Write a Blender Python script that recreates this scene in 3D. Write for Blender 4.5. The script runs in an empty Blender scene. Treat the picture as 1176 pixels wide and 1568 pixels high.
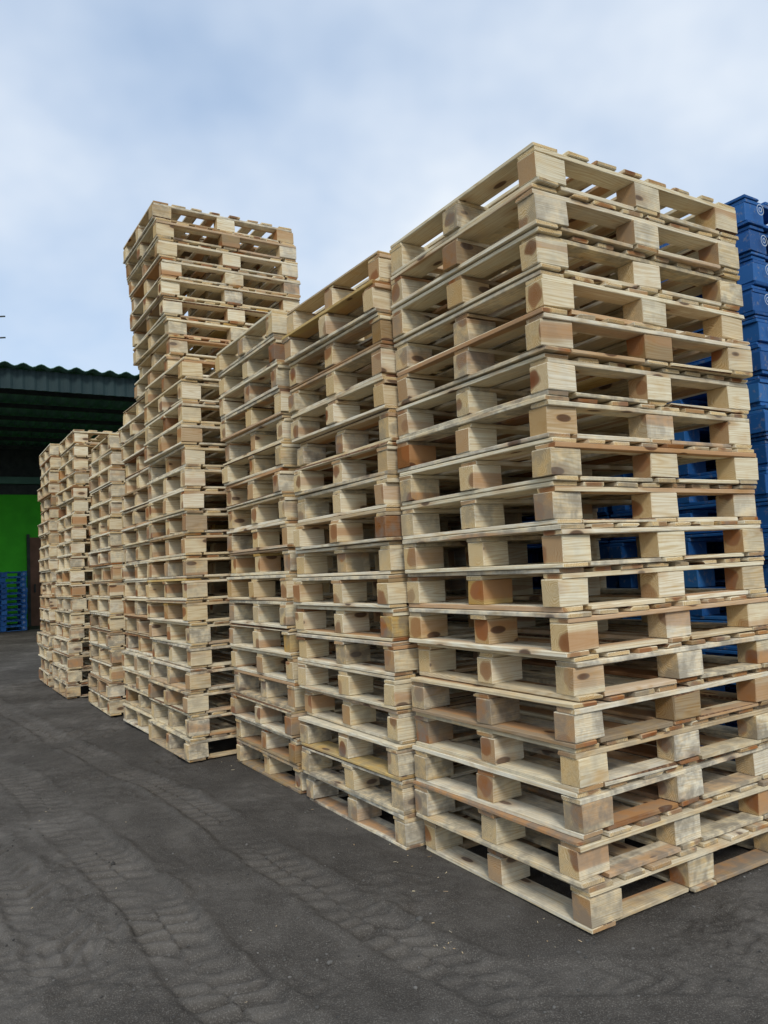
import bpy, math, random
import numpy as np
from mathutils import Matrix, Vector
rng = np.random.default_rng(11)
random.seed(7)
scene = bpy.context.scene
COL = scene.collection

# ------------------------------------------------------------------ helpers
def link(o):
    COL.objects.link(o); return o
def empty(name, loc=(0,0,0), rotz=0.0):
    e = bpy.data.objects.new(name, None); e.empty_display_size = 0.2
    e.location = loc; e.rotation_euler = (0,0,rotz)
    return link(e)
class NT:
    def __init__(s, nt): s.nt = nt; nt.nodes.clear()
    def n(s, t, **kw):
        nd = s.nt.nodes.new(t)
        for k, v in kw.items(): setattr(nd, k, v)
        return nd
    def l(s, a, b): s.nt.links.new(a, b)
    def math(s, op, a, b=None, c=None, clamp=False):
        nd = s.nt.nodes.new('ShaderNodeMath'); nd.operation = op; nd.use_clamp = clamp
        for i, v in enumerate((a, b, c)):
            if v is None: continue
            if isinstance(v, (int, float)): nd.inputs[i].default_value = v
            else: s.l(v, nd.inputs[i])
        return nd.outputs[0]
    def mix(s, f, a, b, mode='MIX'):
        nd = s.nt.nodes.new('ShaderNodeMix'); nd.data_type = 'RGBA'; nd.blend_type = mode
        for sock, v in ((nd.inputs[0], f), (nd.inputs[6], a), (nd.inputs[7], b)):
            if isinstance(v, (int, float)): sock.default_value = v
            elif isinstance(v, tuple): sock.default_value = (*v, 1)
            else: s.l(v, sock)
        return nd.outputs[2]
    def ramp(s, f, stops):
        nd = s.nt.nodes.new('ShaderNodeValToRGB'); cr = nd.color_ramp
        while len(cr.elements) < len(stops): cr.elements.new(0.5)
        for e, (p, c) in zip(cr.elements, stops):
            e.position = p; e.color = (*c, 1) if isinstance(c, tuple) else (c, c, c, 1)
        s.l(f, nd.inputs[0]); return nd.outputs[0]
    def noise(s, vec, scale, detail=3, rough=0.5):
        nd = s.n('ShaderNodeTexNoise'); nd.inputs['Scale'].default_value = scale
        nd.inputs['Detail'].default_value = detail; nd.inputs['Roughness'].default_value = rough
        if vec is not None: s.l(vec, nd.inputs['Vector'])
        return nd.outputs['Fac']
def newmat(name):
    m = bpy.data.materials.new(name); m.use_nodes = True
    t = NT(m.node_tree)
    out = t.n('ShaderNodeOutputMaterial'); b = t.n('ShaderNodeBsdfPrincipled')
    b.inputs['Specular IOR Level'].default_value = 0.25
    t.l(b.outputs[0], out.inputs[0])
    return m, t, b

# ------------------------------------------------------------------ materials
def wood_mat(name, kind):
    m, t, b = newmat(name)
    out = [n for n in m.node_tree.nodes if n.type=='OUTPUT_MATERIAL'][0]
    m.node_tree.nodes.remove(b)
    b = t.n('ShaderNodeBsdfDiffuse'); b.inputs['Roughness'].default_value = 0.4; t.l(b.outputs[0], out.inputs[0])
    gc = t.n('ShaderNodeAttribute', attribute_name='gc').outputs['Vector']
    ta = t.n('ShaderNodeAttribute', attribute_name='tint')
    sep = t.n('ShaderNodeSeparateColor'); t.l(ta.outputs['Color'], sep.inputs[0])
    tr, tg, tb = sep.outputs[0], sep.outputs[1], sep.outputs[2]
    knot_amt = ta.outputs['Alpha']
    mp = t.n('ShaderNodeMapping'); mp.inputs['Scale'].default_value = (1.5, 14, 14); t.l(gc, mp.inputs[0])
    dn = t.noise(mp.outputs[0], 1.0, 1)
    sx = t.n('ShaderNodeSeparateXYZ'); t.l(gc, sx.inputs[0])
    r2 = t.math('SQRT', t.math('ADD', t.math('MULTIPLY', sx.outputs[1], sx.outputs[1]), t.math('MULTIPLY', sx.outputs[2], sx.outputs[2])))
    rad = t.math('ADD', r2, t.math('MULTIPLY', t.math('SUBTRACT', dn, 0.5), 0.065))
    ring = t.math('SINE', t.math('MULTIPLY', rad, 2*math.pi/0.0058))
    ring = t.math('MULTIPLY_ADD', ring, 0.5, 0.5)
    ring = t.math('MULTIPLY', ring, ring)
    mp2 = t.n('ShaderNodeMapping'); mp2.inputs['Scale'].default_value = (6, 220, 220); t.l(gc, mp2.inputs[0])
    fib = t.noise(mp2.outputs[0], 1.0, 2)
    base = t.ramp(tr, [(0.0, (0.91,0.85,0.65)), (0.25, (0.93,0.88,0.72)), (0.42, (0.84,0.74,0.51)), (0.56, (0.91,0.84,0.63)),
                       (0.74, (0.74,0.62,0.41)), (0.86, (0.60,0.46,0.30)), (0.92, (0.38,0.28,0.18)), (0.97, (0.74,0.56,0.24)), (1.0, (0.34,0.18,0.09))])
    dark = t.mix(1.0, base, (0.70,0.56,0.37), 'MULTIPLY')
    f1 = t.math('MULTIPLY_ADD', t.ramp(fib, [(0.32,1.0),(0.60,0.0)]), 0.45, t.math('MULTIPLY', ring, {'long':0.42,'end':0.7}[kind]), clamp=True)
    c = t.mix(f1, base, dark)
    hr = t.math('SUBTRACT', rad, t.math('MULTIPLY', tr, 0.022))
    heart = t.math('MULTIPLY', t.ramp(hr, [(0.0,1.0),(0.026,0.9),(0.034,0.0)]), tg)
    hc = t.mix(tr, (0.19,0.060,0.025), (0.44,0.18,0.07)) if kind == 'end' else (0.54,0.30,0.14)
    c = t.mix(heart, c, hc)
    if kind == 'end':
        c = t.mix(1.0, c, (0.88,0.77,0.60), 'MULTIPLY')
        c = t.mix(t.math('MULTIPLY', t.math('GREATER_THAN', t.math('FRACT', t.math('MULTIPLY', tb, 37.0)), 0.70), 0.55), c, (0.38,0.18,0.08))
    else:
        mk = t.n('ShaderNodeMapping'); mk.inputs['Scale'].default_value = (4.0, 10, 10); t.l(gc, mk.inputs[0])
        vo = t.n('ShaderNodeTexVoronoi'); vo.inputs['Scale'].default_value = 1.0; t.l(mk.outputs[0], vo.inputs['Vector'])
        kd = vo.outputs['Distance']
        kk = t.ramp(kd, [(0.0,1.0),(0.12,1.0),(0.17,0.5),(0.38,0.0)])
        c = t.mix(t.math('MULTIPLY', kk, t.math('MULTIPLY', knot_amt, 0.9)), c, t.mix(t.math('GREATER_THAN', kd, 0.15), (0.12,0.055,0.03), (0.50,0.29,0.12)))
    gn = t.noise(gc, 12.0, 3, 0.65)
    grey = t.math('MULTIPLY', t.ramp(gn, [(0.38,0.0),(0.60,1.0)]), tb)
    c = t.mix(t.math('MULTIPLY', grey, 0.75), c, (0.24,0.21,0.17))
    c = t.mix(t.math('MULTIPLY', t.ramp(gn, [(0.32,1.0),(0.5,0.0)]), 0.32), c, t.mix(1.0, c, (0.86,0.70,0.46), 'MULTIPLY'))
    t.l(c, b.inputs['Color'])
    return m
M_LONG = wood_mat('sawn_wood', 'long')
M_END = wood_mat('wood_endgrain', 'end')
M_BARK, t, b = newmat('bark')
g = t.n('ShaderNodeAttribute', attribute_name='gc').outputs['Vector']
c = t.ramp(t.noise(g, 60, 2, 0.7), [(0.3, (0.06,0.03,0.02)), (0.55, (0.22,0.12,0.06)), (0.75, (0.42,0.28,0.16))])
t.l(c, b.inputs['Base Color']); b.inputs['Roughness'].default_value = 0.9

def blue_mat():
    m, t, b = newmat('blue_painted_wood')
    g = t.n('ShaderNodeAttribute', attribute_name='gc').outputs['Vector']
    ta = t.n('ShaderNodeAttribute', attribute_name='tint')
    sep = t.n('ShaderNodeSeparateColor'); t.l(ta.outputs['Color'], sep.inputs[0])
    c = t.ramp(sep.outputs[0], [(0.0,(0.010,0.08,0.26)),(0.5,(0.016,0.11,0.34)),(1.0,(0.03,0.15,0.40))])
    w = t.ramp(t.noise(g, 30, 3, 0.7), [(0.56,0.0),(0.68,1.0)])
    c = t.mix(t.math('MULTIPLY', w, 0.45), c, (0.28,0.26,0.22))
    t.l(c, b.inputs['Base Color']); b.inputs['Roughness'].default_value = 0.55
    return m
M_BLUE = blue_mat()
M_WHITE, t, b = newmat('white_stencil'); b.inputs['Base Color'].default_value = (0.5,0.58,0.66,1); b.inputs['Roughness'].default_value = 0.7

# ------------------------------------------------------------------ chamfered board template
CORN = [(i,j,k) for i in (-1,1) for j in (-1,1) for k in (-1,1)]
def vid(ci, a): return ci*3+a
TF = []
for a in range(3):
    for s in (-1,1):
        o = [x for x in range(3) if x != a]
        f = []
        for p in [(-1,-1),(1,-1),(1,1),(-1,1)]:
            c = [0,0,0]; c[a]=s; c[o[0]]=p[0]; c[o[1]]=p[1]
            f.append(vid(CORN.index(tuple(c)), a))
        TF.append((f, 'face', (a,s)))
for c in range(3):
    a, b_ = [x for x in range(3) if x != c]
    for sa in (-1,1):
        for sb in (-1,1):
            def ci(sc):
                v=[0,0,0]; v[a]=sa; v[b_]=sb; v[c]=sc
                return CORN.index(tuple(v))
            TF.append(([vid(ci(-1),a), vid(ci(1),a), vid(ci(1),b_), vid(ci(-1),b_)], 'edge', (c,sa,sb)))
for i in range(8): TF.append(([vid(i,0),vid(i,1),vid(i,2)], 'tri', i))
TP = np.zeros((24,3))
for i,cn in enumerate(CORN):
    for a in range(3):
        for k in range(3): TP[vid(i,a),k] = cn[k]*(1.0 if k==a else 0.9)
for idx,(f,kd,key) in enumerate(TF):
    p = TP[f]; n = np.cross(p[1]-p[0], p[2]-p[0])
    if n @ p.mean(0) < 0: TF[idx] = (f[::-1], kd, key)

class MB:
    def __init__(s): s.v=[]; s.f=[]; s.m=[]; s.gc=[]; s.tint=[]; s.nv=0
    def board(s, c, h, grain, tint, pith, rz=0.0, cham=0.0016, wane=None, mats=(0,1,2), cup=0.0):
        h = np.array(h,float)
        P = np.zeros((24,3))
        for i,cn in enumerate(CORN):
            cj = cham*rng.uniform(0.5,2.2)
            for a in range(3):
                for k in range(3): P[vid(i,a),k] = cn[k]*(h[k] - (0 if k==a else cj))
            P[[vid(i,0),vid(i,1),vid(i,2)],grain] += rng.normal(0,0.0012)
        wq = None
        if wane is not None:
            ax, sa, sb, wa, wb = wane
            a, b2 = [x for x in range(3) if x != ax]
            for e,sc in enumerate((-1,1)):
                v=[0,0,0]; v[a]=sa; v[b2]=sb; v[ax]=sc
                ci = CORN.index(tuple(v)); q = rng.uniform(0.1,1.0)
                P[vid(ci,a), b2] = sb*(h[b2]-wb*q)
                P[vid(ci,b2), a] = sa*(h[a]-wa*q)
                P[vid(ci,ax), a] = sa*(h[a]-wa*q*0.6); P[vid(ci,ax), b2] = sb*(h[b2]-wb*q*0.6)
            wq = (ax,sa,sb)
        o = [x for x in range(3) if x != grain]
        G = np.stack([P[:,grain]+rng.uniform(-40,40), P[:,o[0]]-pith[0], P[:,o[1]]-pith[1]],1)
        if cup: P[:,2] += P[:,o[0]]*cup
        cz, sz = math.cos(rz), math.sin(rz)
        Q = P.copy(); Q[:,0]=P[:,0]*cz-P[:,1]*sz; Q[:,1]=P[:,0]*sz+P[:,1]*cz
        Q += np.array(c)
        s.v.append(Q); s.gc.append(G); s.tint.append(np.tile(np.array(tint,float),(24,1)))
        for f,kd,key in TF:
            s.f.append([x+s.nv for x in f])
            mi = mats[0]
            if kd=='face' and key[0]==grain: mi = mats[1]
            if kd=='edge' and wq is not None and key==wq: mi = mats[2]
            s.m.append(mi)
        s.nv += 24
    def build(s, name, mats):
        me = bpy.data.meshes.new(name)
        V = np.concatenate(s.v); me.from_pydata(V.tolist(), [], s.f)
        for m in mats: me.materials.append(m)
        me.polygons.foreach_set('material_index', s.m)
        A = me.attributes.new('gc','FLOAT_VECTOR','POINT'); A.data.foreach_set('vector', np.concatenate(s.gc).ravel())
        B = me.attributes.new('tint','FLOAT_COLOR','POINT'); B.data.foreach_set('color', np.concatenate(s.tint).ravel())
        me.update()
        return link(bpy.data.objects.new(name, me))

PL, PW = 1.155, 0.971
def pallet_mesh(ph, blue=False, dirty=0.0):
    mb = MB()
    tb, ts, tl = 0.017, 0.018, 0.018
    bh = ph - tb - ts - tl - 0.001
    ptone = rng.normal(0,0.11)
    def tint():
        r = np.clip(rng.beta(1.0,2.0)+ptone+dirty*0.12,0,0.93)
        q = rng.random()
        if q > 0.989: r = 0.97
        elif q > 0.968: r = 1.0
        dk = rng.random()**2.0*(1.0 if dirty else 0.95) + dirty*rng.uniform(.3,1.6)
        hh = 0.0 if rng.random()<0.28 else rng.uniform(0.45,1.0)
        return (r, hh, min(dk,1), 1.0 if rng.random()<0.85 else 0.0)
    def farpith():
        a = rng.uniform(0,2*math.pi); d = rng.uniform(0.0,0.11)
        return (d*math.cos(a), d*math.sin(a))
    J = lambda s: rng.normal(0,s)
    def wane(ax, p=0.30):
        if blue or rng.random()>p: return None
        return (ax, random.choice((-1,1)), random.choice((-1,1)), rng.uniform(0.008,0.030), rng.uniform(0.004,0.014))
    bw, bd = 0.145, 0.096
    for x in (bw/2-0.01, PL/2, PL-bw/2+0.01):
        w = rng.uniform(0.095,0.125) if not blue else 0.12
        xx = x + (0 if abs(x-PL/2)<0.1 else (-(bw-w)/2+0.012 if x<0.3 else (bw-w)/2-0.012))
        mb.board((xx+J(.003), PW/2+J(.004), tb/2+J(.0003)), (w/2, PW/2-rng.uniform(0,.006), tb/2-rng.uniform(0,.0015)), 1, tint(), farpith(), rz=J(.0025), wane=wane(1), cup=J(.008))
    x0, x1 = 0.125, PL-0.125
    for y in (0.048, PW-0.048):
        for a,bx in ((x0, PL/2-0.066),(PL/2+0.066, x1)):
            mb.board(((a+bx)/2, y+J(.004), tb/2+J(.0003)), ((bx-a)/2-0.002-rng.uniform(0,.004), rng.uniform(.040,.049), tb/2-rng.uniform(0,.0018)), 0, tint(), farpith(), rz=J(.006), wane=wane(0), cup=J(.01))
    for ix,x in enumerate((bw/2, PL/2, PL-bw/2)):
        for iy,y in enumerate((bd/2, PW/2, PW-bd/2)):
            w = bw+J(.004); d = bd+rng.uniform(-.012,.003)
            pr = (J(.026),J(.026)) if rng.random()<0.66 else farpith()
            mb.board((x+J(.006), y+J(.006), tb+bh/2), (w/2, d/2, bh/2-0.0004), 0, tint(), pr, rz=J(.028),
                     wane=wane(0,0.16), cham=0.0018)
    for y in (0.048, PW/2, PW-0.048):
        mb.board((PL/2+J(.003), y+J(.004), tb+bh+ts/2), (PL/2-rng.uniform(0,.006), rng.uniform(.042,.050), ts/2-0.0004), 0, tint(), farpith(), rz=J(.002), wane=wane(0))
    n = 8; p = (PL-0.115)/(n-1)
    for i in range(n):
        w = rng.uniform(0.078,0.118) if 0<i<n-1 else 0.116
        x = 0.0575+i*p + (J(.008) if 0<i<n-1 else J(.003))
        mb.board((x, PW/2+J(.005), tb+bh+ts+tl/2+J(.0003)), (w/2, PW/2-rng.uniform(0,.007), tl/2-rng.uniform(0.0003,.0022)), 1, tint(), farpith(), rz=J(.003), wane=wane(1,.38), cup=J(.012))
    return mb
import bmesh
def add_ring(o, x, y, z):
    bm = bmesh.new(); bm.from_mesh(o.data)
    if len(o.data.materials)==3: o.data.materials.append(M_WHITE)
    N=20
    for r0,r1 in ((0.024,0.028),(0.009,0.013)):
        vi=[];vo=[]
        for k in range(N):
            a=2*math.pi*k/N
            vi.append(bm.verts.new((x+r0*math.cos(a),y,z+r0*math.sin(a)))); vo.append(bm.verts.new((x+r1*math.cos(a),y,z+r1*math.sin(a))))
        for k in range(N):
            f=bm.faces.new((vi[k],vo[k],vo[(k+1)%N],vi[(k+1)%N])); f.material_index=3
    bm.to_mesh(o.data); bm.free()
cl2 = lambda s: float(np.clip(rng.normal(0,s),-1.8*s,1.8*s))
def stack(name, corner, n, ph, theta_off=0.0, lean=None, blue=False, z0=0.0, ground_dirt=True, jit=1.0):
    ang = math.atan2(0.527,0.850)+theta_off
    root = empty(name, (corner[0],corner[1],z0), ang)
    for i in range(n):
        mb = pallet_mesh(ph*rng.uniform(0.994,1.0), blue, dirty=(0.85,0.70,0.5,0.35,0.2,0.1)[i] if (ground_dirt and i<6) else 0.0)
        o = mb.build('pallet_%d'%(i+1), [M_BLUE]*3 if blue else [M_LONG,M_END,M_BARK])
        if blue:
            for x in (0.085,PL-0.085): add_ring(o, x, -0.020, ph*0.50)
        o.parent = root
        t = i/(n-1)
        lx, ly = lean(t) if lean else (0,0)
        o.location = (lx+cl2(.0115)*jit, ly+cl2(.0095)*jit, i*ph)
        o.rotation_euler = (cl2(.0013), cl2(.0012), cl2(.011)*jit)
    return root

P = 0.150
lin = lambda ax, ay=0.0: (lambda t: (ax*t, ay*t))
stack('wooden_pallet_stack', (0.6066,2.6055), 18, P, lean=lin(-0.015,0.009))
stack('wooden_pallet_stack', (0.022,3.436), 18, P, 0.008, lean=lin(0.0))
stack('wooden_pallet_stack', (-0.561,4.36), 18, P*1.018, -0.01, lean=lin(-0.012))
stack('wooden_pallet_stack', (-1.37,5.219), 18, P*1.022, 0.005, lean=lin(0.02))
stack('wooden_pallet_stack', (-1.868,6.09), 18, P*1.022, 0.0, lean=lin(0.03))
stack('wooden_pallet_stack', (-1.62,5.62), 9, 0.1485, 0.0, lean=lambda t: (0.085*(1-t), 0.0), z0=18*P*1.022+0.001, ground_dirt=False, jit=1.1)
stack('wooden_pallet_stack', (-2.585,7.12), 17, P*1.025, 0.0, lean=lin(0.05))
stack('wooden_pallet_stack', (-3.469,8.325), 19, P*1.025, 0.01, lean=lin(0.12))
stack('wooden_pallet_stack', (-4.10,9.30), 19, P*1.035, -0.01, lean=lin(0.06))
V = np.array([-0.5264,0.8503]); Uv = np.array([0.85,0.527])
bc = np.array([1.82,3.60])
for k in range(5):
    q = bc + V*1.03*k + Uv*[0,0.03,-0.02,0.01,0][k]
    stack('blue_pallet_stack', q, [20,20,19,18,18][k], 0.147, lean=lin(0.01), blue=True)
for k in range(3):
    stack('blue_pallet_stack', bc + V*(1.03*k+0.7) + Uv*1.35, 18, 0.147, blue=True)

# ------------------------------------------------------------------ ground
def vnoise(x, y, s, seed):
    r = np.random.default_rng(seed).random((256,256))
    X = x/s; Y = y/s
    xi = np.floor(X).astype(int); yi = np.floor(Y).astype(int)
    fx = X-xi; fy = Y-yi; fx = fx*fx*(3-2*fx); fy = fy*fy*(3-2*fy)
    g = lambda a,b: r[a%256,b%256]
    return (g(xi,yi)*(1-fx)+g(xi+1,yi)*fx)*(1-fy)+(g(xi,yi+1)*(1-fx)+g(xi+1,yi+1)*fx)*fy - 0.5
def axis(lo, hi, step, far, gr=1.12):
    a = list(np.arange(lo, hi, step))
    s = step; x = a[-1]
    while x < far: s *= gr; x += s; a.append(x)
    s = step; x = a[0]; pre=[]
    while x > -far: s *= gr; x -= s; pre.append(x)
    return np.array(pre[::-1]+a)
xs = axis(-3.8, 1.8, 0.0085, 500, 1.03)
ys1 = list(np.arange(1.7, 4.8, 0.0085)); s=0.0085
while ys1[-1] < 600: s*=1.011; ys1.append(ys1[-1]+s)
s=0.0085
while ys1[0] > -300: s*=1.12; ys1.insert(0, ys1[0]-s)
ys = np.array(ys1)
X, Y = np.meshgrid(xs, ys)
Xw = X + 0.15*vnoise(X,Y,0.6,91); Yw = Y + 0.15*vnoise(X,Y,0.6,92)
rough = np.clip(0.15+2.2*vnoise(Xw,Yw,0.5,77)+0.40,0.12,1.4)
Z = 0.045*vnoise(Xw,Yw,1.1,1)+0.024*vnoise(Xw,Yw,0.4,2)+rough*(0.018*vnoise(Xw,Yw,0.12,3)+0.013*vnoise(X,Y,0.05,4)+0.009*vnoise(X+Yw*.2,Y,0.026,5)+0.006*vnoise(X,Y,0.017,6))
tracks = [([(-5.5,7.6),(-2.76,5.35),(-1.7,4.0),(-1.0,3.07),(-.55,2.4),(0.2,1.7)],0.12,0,1.0),
          ([(-6.5,7.2),(-3.6,5.2),(-2.4,4.2),(-1.68,3.4),(-1.1,2.6),(-.5,1.9)],0.11,1,0.95),
          ([(-5.2,9.5),(-3.4,7.2),(-2.2,5.6),(-1.3,4.5),(-.35,3.1),(.5,2.1),(1.2,1.6)],0.10,0,0.8),
          ([(-6,11),(-4.1,7.6),(-3.2,5.6),(-2.7,3.6),(-2.5,2)],0.11,1,0.8),
          ([(-4,3.6),(-2.2,3.0),(-.8,2.55),(1,2.35),(3,2.4)],0.095,1,0.5)]
def catmull(pts, n=12):
    p=[np.array(q) for q in pts]; p=[2*p[0]-p[1]]+p+[2*p[-1]-p[-2]]; out=[]
    for i in range(1,len(p)-2):
        for k in range(n):
            t=k/n; a,b_,c,d=p[i-1],p[i],p[i+1],p[i+2]
            out.append(0.5*((2*b_)+(-a+c)*t+(2*a-5*b_+4*c-d)*t*t+(-a+3*b_-3*c+d)*t**3))
    out.append(p[-2]); return out
near = (np.abs(X+1)<6)&(Y>1.4)&(Y<11)
xn, yn = X[near], Y[near]
wx = xn+0.022*vnoise(xn,yn,0.22,31); wy = yn+0.022*vnoise(xn,yn,0.22,32)
zn = Z[near]; base_lo = (0.045*vnoise(Xw,Yw,1.1,1)+0.016*vnoise(Xw,Yw,0.4,2))[near]
comp_shade = np.zeros_like(xn)
for ti,(pts,hw,kind,st_) in enumerate(tracks):
    C = catmull(pts); best=np.full(xn.shape,9.0); S=np.zeros_like(xn); D=np.zeros_like(xn); acc=0
    for a,b_ in zip(C[:-1],C[1:]):
        d=b_-a; L=np.hypot(*d); d=d/L
        rx,ry=wx-a[0],wy-a[1]; tt=np.clip(rx*d[0]+ry*d[1],0,L)
        ex,ey=rx-tt*d[0],ry-tt*d[1]; dist=np.hypot(ex,ey); sg=np.sign(ex*d[1]-ey*d[0])
        m=dist<best; best[m]=dist[m]; S[m]=(acc+tt)[m]; D[m]=(dist*sg)[m]; acc+=L
    w = np.clip((hw-best)/0.025,0,1); rim=np.exp(-((best-hw-0.016)/0.022)**2)
    ph_ = S/0.088 + (np.abs(D)*11 if kind else np.sign(D)*0.25+D*5) + 0.6*vnoise(xn,yn,0.12,5)
    lug = np.clip(np.sin(2*math.pi*ph_)*1.9,-1,1)*np.clip(0.75+1.6*vnoise(xn,yn,0.16,70+ti),0.05,1.2)
    fade = st_*np.clip(0.68+2.1*vnoise(xn,yn,0.55,50+ti),0.03,1)
    k = w*fade
    zn = zn*(1-k*0.72)+k*0.72*base_lo + fade*(w*(-0.012+0.0098*lug)+rim*0.017*(0.6+1.6*vnoise(xn,yn,0.09,60+ti)))
    comp_shade = np.maximum(comp_shade, k*(0.55+0.42*lug))  # compacted dust lighter; lug term paints tread light and shade into the colour
Z[near] = zn
CP = np.zeros_like(Z); CP[near] = comp_shade
ux=(X-0.6066)*.850+(Y-2.6055)*.527; vx=(X-0.6066)*V[0]+(Y-2.6055)*V[1]
under = np.clip((ux+0.22)/0.15,0,1)*np.clip((vx+0.12)/0.08,0,1)*np.clip((14-vx)/1,0,1)*np.clip((6-ux)/1,0,1)
front = np.clip((ux+0.02)/0.06,0,1)*under
Z = Z*(1-under*0.7) - 0.004*front - 0.002
Z = np.where(under>0.5, np.minimum(Z,0.005), Z)
Z *= np.clip(1.3-np.hypot(X,Y)/60,0,1)
ny, nx = X.shape
me = bpy.data.meshes.new('ground')
me.vertices.add(nx*ny); me.vertices.foreach_set('co', np.stack([X,Y,Z],-1).ravel())
ii = (np.arange(ny-1)[:,None]*nx+np.arange(nx-1)[None,:]).ravel()
quads = np.stack([ii,ii+1,ii+nx+1,ii+nx],1)
nf=len(quads)
me.loops.add(nf*4); me.loops.foreach_set('vertex_index', quads.ravel())
me.polygons.add(nf); me.polygons.foreach_set('loop_start', np.arange(nf)*4); me.polygons.foreach_set('loop_total', np.full(nf,4))
me.polygons.foreach_set('use_smooth', np.ones(nf,bool))
A = me.attributes.new('packed_lug_shade','FLOAT','POINT'); A.data.foreach_set('value', CP.ravel())
me.update(calc_edges=True)
gr = link(bpy.data.objects.new('ground', me))
m, t, b = newmat('dusty_grey_ground')
geo = t.n('ShaderNodeNewGeometry').outputs['Position']
pk = t.n('ShaderNodeAttribute', attribute_name='packed_lug_shade').outputs['Fac']
c = t.ramp(t.noise(geo, 0.9, 5, 0.7), [(0.34,(0.070,0.062,0.053)),(0.5,(0.104,0.093,0.080)),(0.66,(0.165,0.149,0.129))])
c = t.mix(t.math('MULTIPLY', t.ramp(t.noise(geo, 7, 4, 0.75), [(0.40,1.0),(0.58,0.0)]), 0.42), c, (0.052,0.046,0.040))
c = t.mix(t.math('MULTIPLY', pk, 0.42), c, (0.195,0.177,0.154))  # pale compacted dust, with painted shading of the tread lugs
c = t.mix(t.math('MULTIPLY', t.ramp(t.noise(geo, 220, 1, 0.6), [(0.50,0.0),(0.75,1.0)]), 0.55), c, (0.27,0.25,0.22))
t.l(c, b.inputs['Base Color']); b.inputs['Roughness'].default_value=0.95; b.inputs['Specular IOR Level'].default_value=0.06
bp = t.n('ShaderNodeBump'); bp.inputs['Strength'].default_value=0.9; bp.inputs['Distance'].default_value=0.008
t.l(t.noise(geo, 85, 4, 0.75), bp.inputs['Height']); t.l(bp.outputs[0], b.inputs['Normal'])
me.materials.append(m)

def gz(x,y):
    i=min(max(np.searchsorted(ys,y),1),ny-1); j=min(max(np.searchsorted(xs,x),1),nx-1); return float(Z[i,j])
bm=bmesh.new()
for k in range(900):
    y=1.8+rng.random()**1.5*7; x=rng.uniform(-0.75,0.45)*y
    r=rng.uniform(.002,.006)*(1 if rng.random()<.93 else 2.2)
    M=Matrix.Translation((x,y,gz(x,y)+r*.3))@Matrix.Rotation(rng.uniform(0,6),4,'Z')@Matrix.Diagonal((r*rng.uniform(.8,1.5),r,r*.7,1))
    bmesh.ops.create_icosphere(bm,subdivisions=1,radius=1,matrix=M)
me=bpy.data.meshes.new('pebbles'); bm.to_mesh(me); bm.free()
mp_,t,b=newmat('grey_pebble'); geo=t.n('ShaderNodeNewGeometry').outputs['Position']
t.l(t.ramp(t.noise(geo,9,2),[(0.35,(0.05,0.047,0.043)),(0.7,(0.22,0.21,0.19))]),b.inputs['Base Color']); b.inputs['Roughness'].default_value=.9
me.materials.append(mp_); link(bpy.data.objects.new('pebbles',me))
mb=MB()
def chip(x,y,L,w):
    mb.board((x,y,gz(x,y)+0.003),(L/2,w/2,0.0008),0,(rng.uniform(0.3,.93),0,rng.random(),0),(0.1,0.1),rz=rng.uniform(0,6.28),cham=0.0003)
for k in range(9): chip(0.14+rng.normal(0,.04),2.62+rng.normal(0,.04),rng.uniform(.004,.015),rng.uniform(.001,.003))
for k in range(45):
    s_=rng.uniform(0,6); off=-abs(rng.normal(0,.10))-0.02
    x=0.6066+V[0]*s_+.85*off; y=2.6055+V[1]*s_+.527*off; chip(x,y,rng.uniform(.004,.02),rng.uniform(.001,.004))
for k in range(25):
    y=rng.uniform(1.9,5); chip(rng.uniform(-.6,.4)*y,y,rng.uniform(.003,.012),rng.uniform(.001,.003))
mb.build('wood_chips',[M_LONG,M_END,M_BARK])

# ------------------------------------------------------------------ shed at left
root=empty('green_warehouse_building',(-7.5,15.0,0),math.atan2(0.527,0.850))
def simple(name,vf,mat,parent):
    me=bpy.data.meshes.new(name); me.from_pydata(vf[0],[],vf[1]); me.materials.append(mat)
    me.update(); o=link(bpy.data.objects.new(name,me)); o.parent=parent; return o
def boxvf(x0,x1,y0,y1,z0,z1):
    v=[(x,y,z) for x in (x0,x1) for y in (y0,y1) for z in (z0,z1)]
    return v,[(0,1,3,2),(4,6,7,5),(0,4,5,1),(2,3,7,6),(0,2,6,4),(1,5,7,3)]
def pm(name,s,c0,c1,ro=.6):
    m,t,b=newmat(name); geo=t.n('ShaderNodeNewGeometry').outputs['Position']
    t.l(t.ramp(t.noise(geo,s,3,.6),[(0.3,c0),(0.7,c1)]),b.inputs['Base Color']); b.inputs['Roughness'].default_value=ro; return m
m_roof=pm('corrugated_roof_sheet',1.3,(0.06,0.15,0.12),(0.11,0.23,0.18))
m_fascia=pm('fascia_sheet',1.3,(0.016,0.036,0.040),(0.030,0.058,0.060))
m_wall=pm('green_wall_paint',2.0,(0.04,0.40,0.010),(0.06,0.54,0.016))
m_dark=pm('dark_steel',6,(0.02,0.03,0.03),(0.05,0.06,0.055))
m_door=pm('brown_door_paint',3,(0.14,0.07,0.04),(0.22,0.11,0.07))
m_conc=pm('weathered_concrete',1.5,(0.16,0.155,0.15),(0.28,0.27,0.26),.9)
RH=5.45
v=[];f=[]; u0,u1=-14,9; st=0.055; N=int((u1-u0)/st)
for i in range(N+1):
    u=u0+i*st; z=0.035*math.sin(2*math.pi*u/0.33)
    for (yy,zz) in ((-0.35,RH+0.12),(8.7,RH-0.10)): v.append((u,yy,zz+z))
    for (yy,zz) in ((-0.35,RH+0.125),(8.7,RH-0.095)): v.append((u,yy,zz+z+0.008))
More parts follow.
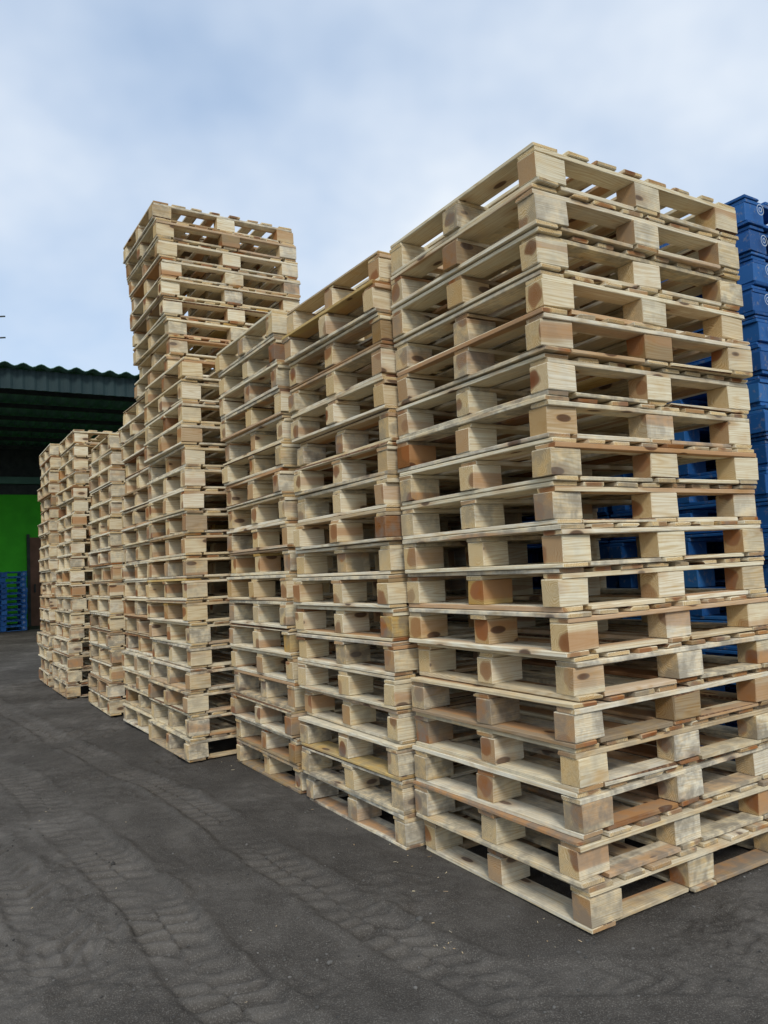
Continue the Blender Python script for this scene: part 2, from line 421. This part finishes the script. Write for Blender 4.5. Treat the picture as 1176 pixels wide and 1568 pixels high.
for i in range(N):
    a=i*4; f+=[(a,a+1,a+5,a+4),(a+2,a+6,a+7,a+3),(a,a+4,a+6,a+2)]
simple('roof',(v,f),m_roof,root)
for k,yy in enumerate((0.0,1.3,2.6,3.9,5.2,6.5,7.8)):
    simple('purlin_%d'%k,boxvf(u0,u1,yy,yy+0.07,RH-0.06-yy*0.024,RH+0.04-yy*0.024),m_dark,root)
for k,uu in enumerate(np.arange(-13.0,9,5.5)):
    simple('rafter_%d'%k,boxvf(uu,uu+0.12,0.09,8.55,RH-0.42,RH-0.28),m_dark,root)
    if uu<-3 or uu>3: simple('column_%d'%k,boxvf(uu-0.02,uu+0.14,0.1,0.26,0,RH-0.43),m_dark,root)
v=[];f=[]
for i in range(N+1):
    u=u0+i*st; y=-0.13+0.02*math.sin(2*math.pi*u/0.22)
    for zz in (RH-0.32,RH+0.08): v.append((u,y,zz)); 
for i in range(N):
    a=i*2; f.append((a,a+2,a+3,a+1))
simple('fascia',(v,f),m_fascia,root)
simple('upper_wall',boxvf(u0,u1,8.56,8.75,3.95,RH-0.07),m_dark,root)
simple('wall',boxvf(u0,u1,8.6,8.8,0,3.95),m_wall,root)
simple('side_wall',boxvf(u1,u1+.2,0,8.8,0,RH-.2),m_wall,root)
simple('beam_inner',boxvf(u0,u1,8.3,8.45,4.25,4.45),m_roof,root)
simple('door',boxvf(1.55,2.5,8.55,8.598,0.0,2.65),m_door,root)
simple('door_frame',boxvf(1.47,1.55,8.53,8.597,0,2.75),m_dark,root)
simple('door_handle',boxvf(1.65,1.69,8.50,8.548,1.0,1.25),m_dark,root)
ant=empty('rooftop_antenna',(-8.0,15.6,0))
simple('mast',boxvf(-.02,.02,-.02,.02,RH+.1,7.0),m_dark,ant)
for k,z in enumerate((6.35,6.8)): simple('arm_%d'%k,boxvf(-.4,.35,-.012,.012,z,z+.025),m_dark,ant)
for (cx,cy,n) in ((-10.9,20.6,11),(-12.3,20.3,9)):
    stack('blue_pallet_stack',(cx,cy),n,0.147,blue=True)
cw=empty('concrete_wall',(0,0,0),math.atan2(0.527,0.850))
simple('panel',boxvf(-30,60,34,34.15,0,2.4),m_conc,cw)
simple('coping',boxvf(-30,60,33.95,34.2,2.4,2.5),m_conc,cw)

# ------------------------------------------------------------------ world & sun
SE, AZ = math.radians(38), math.radians(172)
w=bpy.data.worlds.new('World'); scene.world=w; w.use_nodes=True
t=NT(w.node_tree); out=t.n('ShaderNodeOutputWorld')
sky=t.n('ShaderNodeTexSky'); sky.sky_type='NISHITA'; sky.sun_disc=False; sky.sun_elevation=SE; sky.sun_rotation=AZ
bg=t.n('ShaderNodeBackground'); bg.inputs[1].default_value=0.15; t.l(sky.outputs[0],bg.inputs[0])
tc=t.n('ShaderNodeTexCoord'); sx=t.n('ShaderNodeSeparateXYZ'); t.l(tc.outputs['Generated'],sx.inputs[0])
den=t.math('ADD',t.math('MAXIMUM',sx.outputs[2],0.0),0.45)
cb=t.n('ShaderNodeCombineXYZ'); t.l(t.math('DIVIDE',sx.outputs[0],den),cb.inputs[0]); t.l(t.math('DIVIDE',sx.outputs[1],den),cb.inputs[1])
cl=t.noise(cb.outputs[0],1.35,5,0.52)
hz=t.ramp(sx.outputs[2],[(0.0,1.0),(0.5,0.30),(0.9,0.15)])
fac=t.math('ADD',t.ramp(cl,[(0.36,0.50),(0.62,0.95)]),t.math('MULTIPLY',hz,0.2),clamp=True)
ccol=t.mix(t.ramp(cl,[(0.38,0.0),(0.64,1.0)]),(0.50,0.68,0.95),(0.84,0.90,0.98))
ccol=t.mix(t.math('MULTIPLY',hz,0.55),ccol,(0.88,0.95,1.0))
bg2=t.n('ShaderNodeBackground'); bg2.inputs[1].default_value=1.0; t.l(ccol,bg2.inputs[0])
mx=t.n('ShaderNodeMixShader'); t.l(fac,mx.inputs[0]); t.l(bg.outputs[0],mx.inputs[1]); t.l(bg2.outputs[0],mx.inputs[2]); t.l(mx.outputs[0],out.inputs[0])
sl=bpy.data.lights.new('sun','SUN'); sl.energy=1.5; sl.angle=math.radians(12); sl.color=(1.0,0.95,0.86)
so=link(bpy.data.objects.new('sun',sl))
d=Vector((math.sin(AZ)*math.cos(SE),math.cos(AZ)*math.cos(SE),math.sin(SE)))
so.rotation_euler=d.to_track_quat('Z','Y').to_euler()

# ------------------------------------------------------------------ camera
cam=bpy.data.cameras.new('camera'); co=link(bpy.data.objects.new('camera',cam))
cam.sensor_fit='VERTICAL'; cam.sensor_height=24; cam.lens=24*1177/1568; cam.clip_end=2000; cam.clip_start=0.05
p,r=0.071,0.0508
cp,sp,cr,sr=math.cos(p),math.sin(p),math.cos(r),math.sin(r)
Rx=Vector((1,0,0)); Up=Vector((0,-sp,cp)); Fw=Vector((0,cp,sp))
right=cr*Rx-sr*Up; up=sr*Rx+cr*Up; back=-Fw
co.matrix_world=Matrix((( right.x,up.x,back.x,0),(right.y,up.y,back.y,0),(right.z,up.z,back.z,1.2351),(0,0,0,1)))
scene.camera=co
scene.view_settings.view_transform='Standard'; scene.view_settings.look='None'; scene.view_settings.exposure=0
